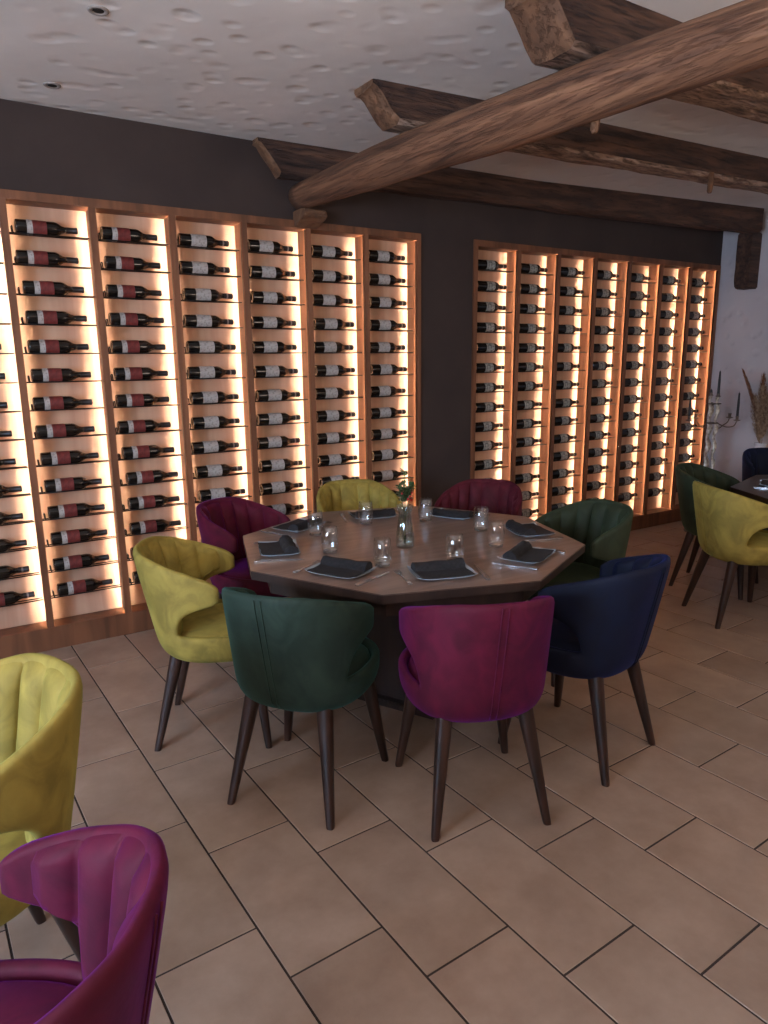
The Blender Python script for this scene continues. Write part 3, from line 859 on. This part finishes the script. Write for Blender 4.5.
setting((2.400, 3.035), 28, 'before the dark plum chair')
setting((2.020, 3.295), 74, 'before the far mustard chair')
for a_, who in ((115, 'before the dark green chair at the right edge'), (158, 'before the yellow chair at the right edge'), (60, 'before the blue chair at the right edge')):
    r_ = .56; setting((TC2[0]+r_*math.cos(math.radians(a_)), TC2[1]+r_*math.sin(math.radians(a_))), a_, who)
GL = [((1.560, 3.100), 'clear glass tumbler farther of the two beside the left plates'), ((1.459, 2.760), 'clear glass tumbler nearest the left yellow chair'),
      ((1.537, 2.435), 'clear glass tumbler behind the plate of the bottle green chair'), ((1.835, 2.32), 'clear glass tumbler behind the plate of the front magenta chair'),
      ((1.895, 3.165), 'clear glass tumbler in front of the far mustard chair'), ((2.200, 3.040), 'clear glass tumbler right of the flower vase'),
      ((2.300, 2.695), 'clear glass tumbler before the dark green chair'), ((2.150, 2.41), 'clear glass tumbler behind the plate of the navy blue chair')]
for (x, y_), lab in GL:
    put('tumbler', 'tumbler', glass_bm, M['glass'], x, y_, ZT_, 0, lab, 'glass', 'glass tumblers')

# flower vase: waisted ribbed glass carafe
VX, VY = 1.80, 2.65
def vase_bm():
    bm = bmesh.new(); n = 40
    prof = [(.040, 0), (.044, .006), (.0445, .03), (.040, .07), (.033, .115), (.029, .145), (.030, .165), (.036, .19), (.039, .20)]
    inn = [(.0365, .199), (.0335, .189), (.0275, .165), (.0265, .145), (.0305, .115), (.0375, .07), (.0415, .03), (.038, .012)]
    rings = []
    for r, h in prof + inn:
        outer = (r, h) in prof
        rings.append([bm.verts.new(((r+(.0011*math.cos(20*2*PI*i/n) if outer and h > .01 else 0))*math.cos(2*PI*i/n), (r+(.0011*math.cos(20*2*PI*i/n) if outer and h > .01 else 0))*math.sin(2*PI*i/n), h)) for i in range(n)])
    for a, b in zip(rings, rings[1:]):
        for i in range(n): bm.faces.new((a[i], a[(i+1) % n], b[(i+1) % n], b[i]))
    bm.faces.new(list(reversed(rings[0]))); bm.faces.new(rings[-1])
    return bm
put('flower_vase', 'flower_vase', vase_bm, M['vaseglass'], VX, VY, ZT_, 0, 'slender waisted clear glass vase in the middle of the octagonal table', 'vase', None)
fl = thing('flower_sprig', 'small bunch of green leaves with red berries in the glass vase', 'flowers', (VX, VY, ZT_))
r2 = random.Random(4)
bm = bmesh.new(); tips = []
for k in range(9):
    a_ = 2*PI*k/9; tx, ty = .045*math.cos(a_)*r2.uniform(.3, 1), .045*math.sin(a_)*r2.uniform(.3, 1); tz = r2.uniform(.24, .31)
    if k == 4: tx, ty, tz = 0, 0, .36
    pts = [(tx*-.2, ty*-.2, .016), (tx*.12, ty*.12, .14), (tx*.5, ty*.5, .21), (tx, ty, tz)]
    tube(bm, pts, .0014, 5); tips.append((tx, ty, tz))
obj('stems', bm, M['stem'], fl, True)
bm = bmesh.new()
def leaf(bm, c, d, up_, L_, W_):
    d = Vector(d).normalized(); s = d.cross(Vector(up_)).normalized(); c = Vector(c); nrm = s.cross(d)
    pts = [c, c+d*L_*.3+s*W_, c+d*L_*.7+s*W_*.8, c+d*L_, c+d*L_*.7-s*W_*.8, c+d*L_*.3-s*W_]
    v = [bm.verts.new(p) for p in pts]; mid = [bm.verts.new(c+d*L_*.35-nrm*W_*.3), bm.verts.new(c+d*L_*.7-nrm*W_*.3)]
    bm.faces.new((v[0], v[1], mid[0])); bm.faces.new((v[1], v[2], mid[1], mid[0])); bm.faces.new((v[2], v[3], mid[1]))
    bm.faces.new((v[3], v[4], mid[1])); bm.faces.new((v[4], v[5], mid[0], mid[1])); bm.faces.new((v[5], v[0], mid[0]))
for (tx, ty, tz) in tips:
    for q in range(26 if tz < .35 else 22):
        s = r2.uniform(.35, 1.05); c = (tx*s, ty*s, lerp(.19, tz, s) if s < 1 else tz)
        leaf(bm, c, (r2.uniform(-1, 1), r2.uniform(-1, 1), r2.uniform(-.3, .9)), (r2.uniform(-.3, .3), .2, 1), r2.uniform(.020, .034), r2.uniform(.007, .011))
obj('leaves', bm, M['leaf'], fl, True)
for (dx, dy, dz) in ((.005, -.035, .245), (-.01, -.04, .235), (.012, -.034, .228), (-.03, -.02, .262), (.024, -.022, .26)):
    bm = bmesh.new(); bmesh.ops.create_uvsphere(bm, u_segments=10, v_segments=8, radius=.0065, matrix=Matrix.Translation((dx, dy, dz)))
    obj('berry', bm, M['berry'], fl, True)

# ------------------------------------------------------------------ candelabra by the white wall
CX, CY = 6.02, 3.84
ax = Vector((.843, -.538, 0))
cd = thing('candelabra', 'tall pewter floor candelabra with twisted cream stems beside the white wall', 'candelabra', (CX, CY, 0), math.atan2(ax.y, ax.x))
bm = bmesh.new(); lathe(bm, [(.17, 0), (.17, .012), (.12, .03), (.05, .05), (.03, .08), (.03, .10)], 28)
obj('base', bm, M['wrought'], cd, True, 40)
for si, (sx, sy, ztp) in enumerate(((-.033, .0, 1.27), (.033, .0, 1.26), (0, .045, 1.18))):
    bm = bmesh.new(); n = 12; rings = []
    H_ = ztp-.09; steps = 120
    for k in range(steps+1):
        z = .09+H_*k/steps; tw_ = z*38
        rings.append([bm.verts.new((sx+.008*math.cos(tw_)+(.0135+.006*math.cos(2*(2*PI*i/n)-tw_*1.0))*math.cos(2*PI*i/n), sy+.008*math.sin(tw_)+(.0135+.006*math.cos(2*(2*PI*i/n)-tw_))*math.sin(2*PI*i/n), z)) for i in range(n)])
    for a, b in zip(rings, rings[1:]):
        for i in range(n): bm.faces.new((a[i], a[(i+1) % n], b[(i+1) % n], b[i]))
    bm.faces.new(list(reversed(rings[0]))); bm.faces.new(rings[-1])
    obj('twisted_stem', bm, M['twist'], cd, True)
    bm = bmesh.new(); lathe(bm, [(.008, ztp-.005), (.022, ztp+.004), (.024, ztp+.008), (.013, ztp+.012), (.014, ztp+.03)], 16, c=(sx, sy, 0))
    obj('candle_cup', bm, M['wrought'], cd, True, 40)
def arm(pts, cup):
    bm = bmesh.new(); P = [Vector(p) for p in pts]; out = []
    for i in range(len(P)-1):   # catmull-rom
        p0, p1, p2, p3 = P[max(i-1, 0)], P[i], P[i+1], P[min(i+2, len(P)-1)]
        for q in range(8):
            t = q/8; out.append(.5*((2*p1)+(p2-p0)*t+(2*p0-5*p1+4*p2-p3)*t*t+(3*p1-p0-3*p2+p3)*t**3))
    out.append(P[-1]); tube(bm, out, .0045, 7)
    a = obj('arm', bm, M['wrought'], cd, True)
    if cup:
        c = pts[-1]; bm = bmesh.new(); lathe(bm, [(.004, -.01), (.03, 0), (.032, .004), (.012, .008), (.014, .035), (.016, .04)], 16, c=c)
        obj('candle_cup', bm, M['wrought'], cd, True, 40)
arm([(.035, 0, 1.03), (.09, 0, 1.00), (.14, 0, .985), (.20, 0, .995), (.225, 0, 1.045)], True)
arm([(.035, 0, 1.01), (.07, .01, .975), (.11, .02, 1.0), (.15, .02, 1.03), (.165, .02, 1.07)], True)
arm([(-.035, 0, 1.03), (-.09, 0, 1.00), (-.14, 0, .99), (-.19, 0, 1.01), (-.215, 0, 1.05)], True)
arm([(-.035, 0, 1.01), (-.07, .01, .98), (-.10, .02, 1.0), (-.13, .02, 1.03), (-.145, .02, 1.07)], True)
bm = bmesh.new(); lathe(bm, [(.05, 1.018), (.055, 1.022), (.05, 1.03)], 20); lathe(bm, [(.062, 1.195), (.065, 1.199), (.06, 1.203)], 20)
obj('collar', bm, M['wrought'], cd, True, 40)
def cpos(lx, ly): return (CX+ax.x*lx-ax.y*ly, CY+ax.y*lx+ax.x*ly)
def candle(lx, ly, z0, h, label):
    x, y_ = cpos(lx, ly); t = thing('candle', label, 'candle', (x, y_, z0), 0, 'black taper candles in the candelabra')
    bm = bmesh.new(); lathe(bm, [(.0115, 0), (.0105, h*.6), (.007, h-.006), (.004, h)], 14); obj('wax', bm, M['candle'], t, True, 40)
    bm = bmesh.new(); tube(bm, [(0, 0, h-.001), (.001, 0, h+.012)], .0012, 5); obj('wick', bm, M['candle'], t)
candle(.033, 0, 1.29, .20, 'tallest black taper candle on top of the candelabra')
candle(-.033, 0, 1.30, .03, 'short black candle stub on the left stem of the candelabra')
candle(.225, 0, 1.085, .21, 'black taper candle on the right arm of the candelabra')
candle(-.215, 0, 1.09, .17, 'thin black taper candle on the left arm of the candelabra')

# ------------------------------------------------------------------ white floor vase with pampas
PX, PY = 6.30, 3.53
fv = thing('floor_vase', 'tall white floor vase by the right wall behind the blue chair', 'vase', (PX, PY, 0))
bm = bmesh.new(); prof = [(.07, 0), (.085, .02), (.105, .2), (.11, .4), (.095, .6), (.06, .74), (.048, .80), (.053, .845), (.058, .85), (.052, .848), (.042, .80), (.03, .72)]
lathe(bm, prof, 32); obj('vase_body', bm, M['white_cer'], fv, True, 60)
def plume(dx, dy, ztip, bend, r, mat, label, z0=.80):
    t = thing('pampas_plume', label, 'pampas grass', (PX, PY, 0), 0, 'dried pampas in the white floor vase')
    rr = random.Random(int(dx*1000)+77)
    path = []
    for k in range(15):
        s = k/14; z = lerp(.74, ztip, s); q = s**bend
        path.append(Vector((dx*q, dy*q, z)))
    bm = bmesh.new(); tube(bm, path, .0018, 5); obj('stem', bm, M['pampas'], t)
    bm = bmesh.new()
    for k in range(620):
        s = rr.uniform(.22, 1.0); i = min(13, int(s*14)); p = path[i].lerp(path[i+1], s*14-i); d = (path[i+1]-path[i]).normalized()
        side = Vector((rr.uniform(-1, 1), rr.uniform(-1, 1), rr.uniform(-.2, .4))).normalized()
        env = r*math.sin(PI*min(1, (s-.2)/.85))**.6
        q = p+d*rr.uniform(.04, .08)+side*env; mid = p.lerp(q, .5)+side*env*.25
        wv = d.cross(side).normalized()*.0022
        v = [bm.verts.new(x) for x in (p-wv, p+wv, mid+wv, mid-wv, q)]
        bm.faces.new((v[0], v[1], v[2], v[3])); bm.faces.new((v[3], v[2], v[4]))
    obj('plume_head', bm, M[mat], t)
plume(-.17, .11, 1.46, 1.7, .022, 'pampas_dark', 'slim dark brown pampas plume arching out furthest to the left')
plume(-.07, .05, 1.24, 1.2, .06, 'pampas', 'short beige pampas plume leaning left in the white vase')
plume(-.02, .02, 1.32, 1.2, .06, 'pampas', 'upright beige pampas plume in the middle of the white vase')
plume(.04, -.03, 1.36, 1.3, .06, 'pampas', 'beige pampas plume just right of the upright one')
plume(.10, -.09, 1.42, 1.4, .055, 'pampas', 'beige pampas plume leaning out of the frame at the right edge')
plume(.05, .06, 1.42, 1.3, .045, 'pampas_dark', 'brown pampas plume rising behind the beige ones at the right edge')
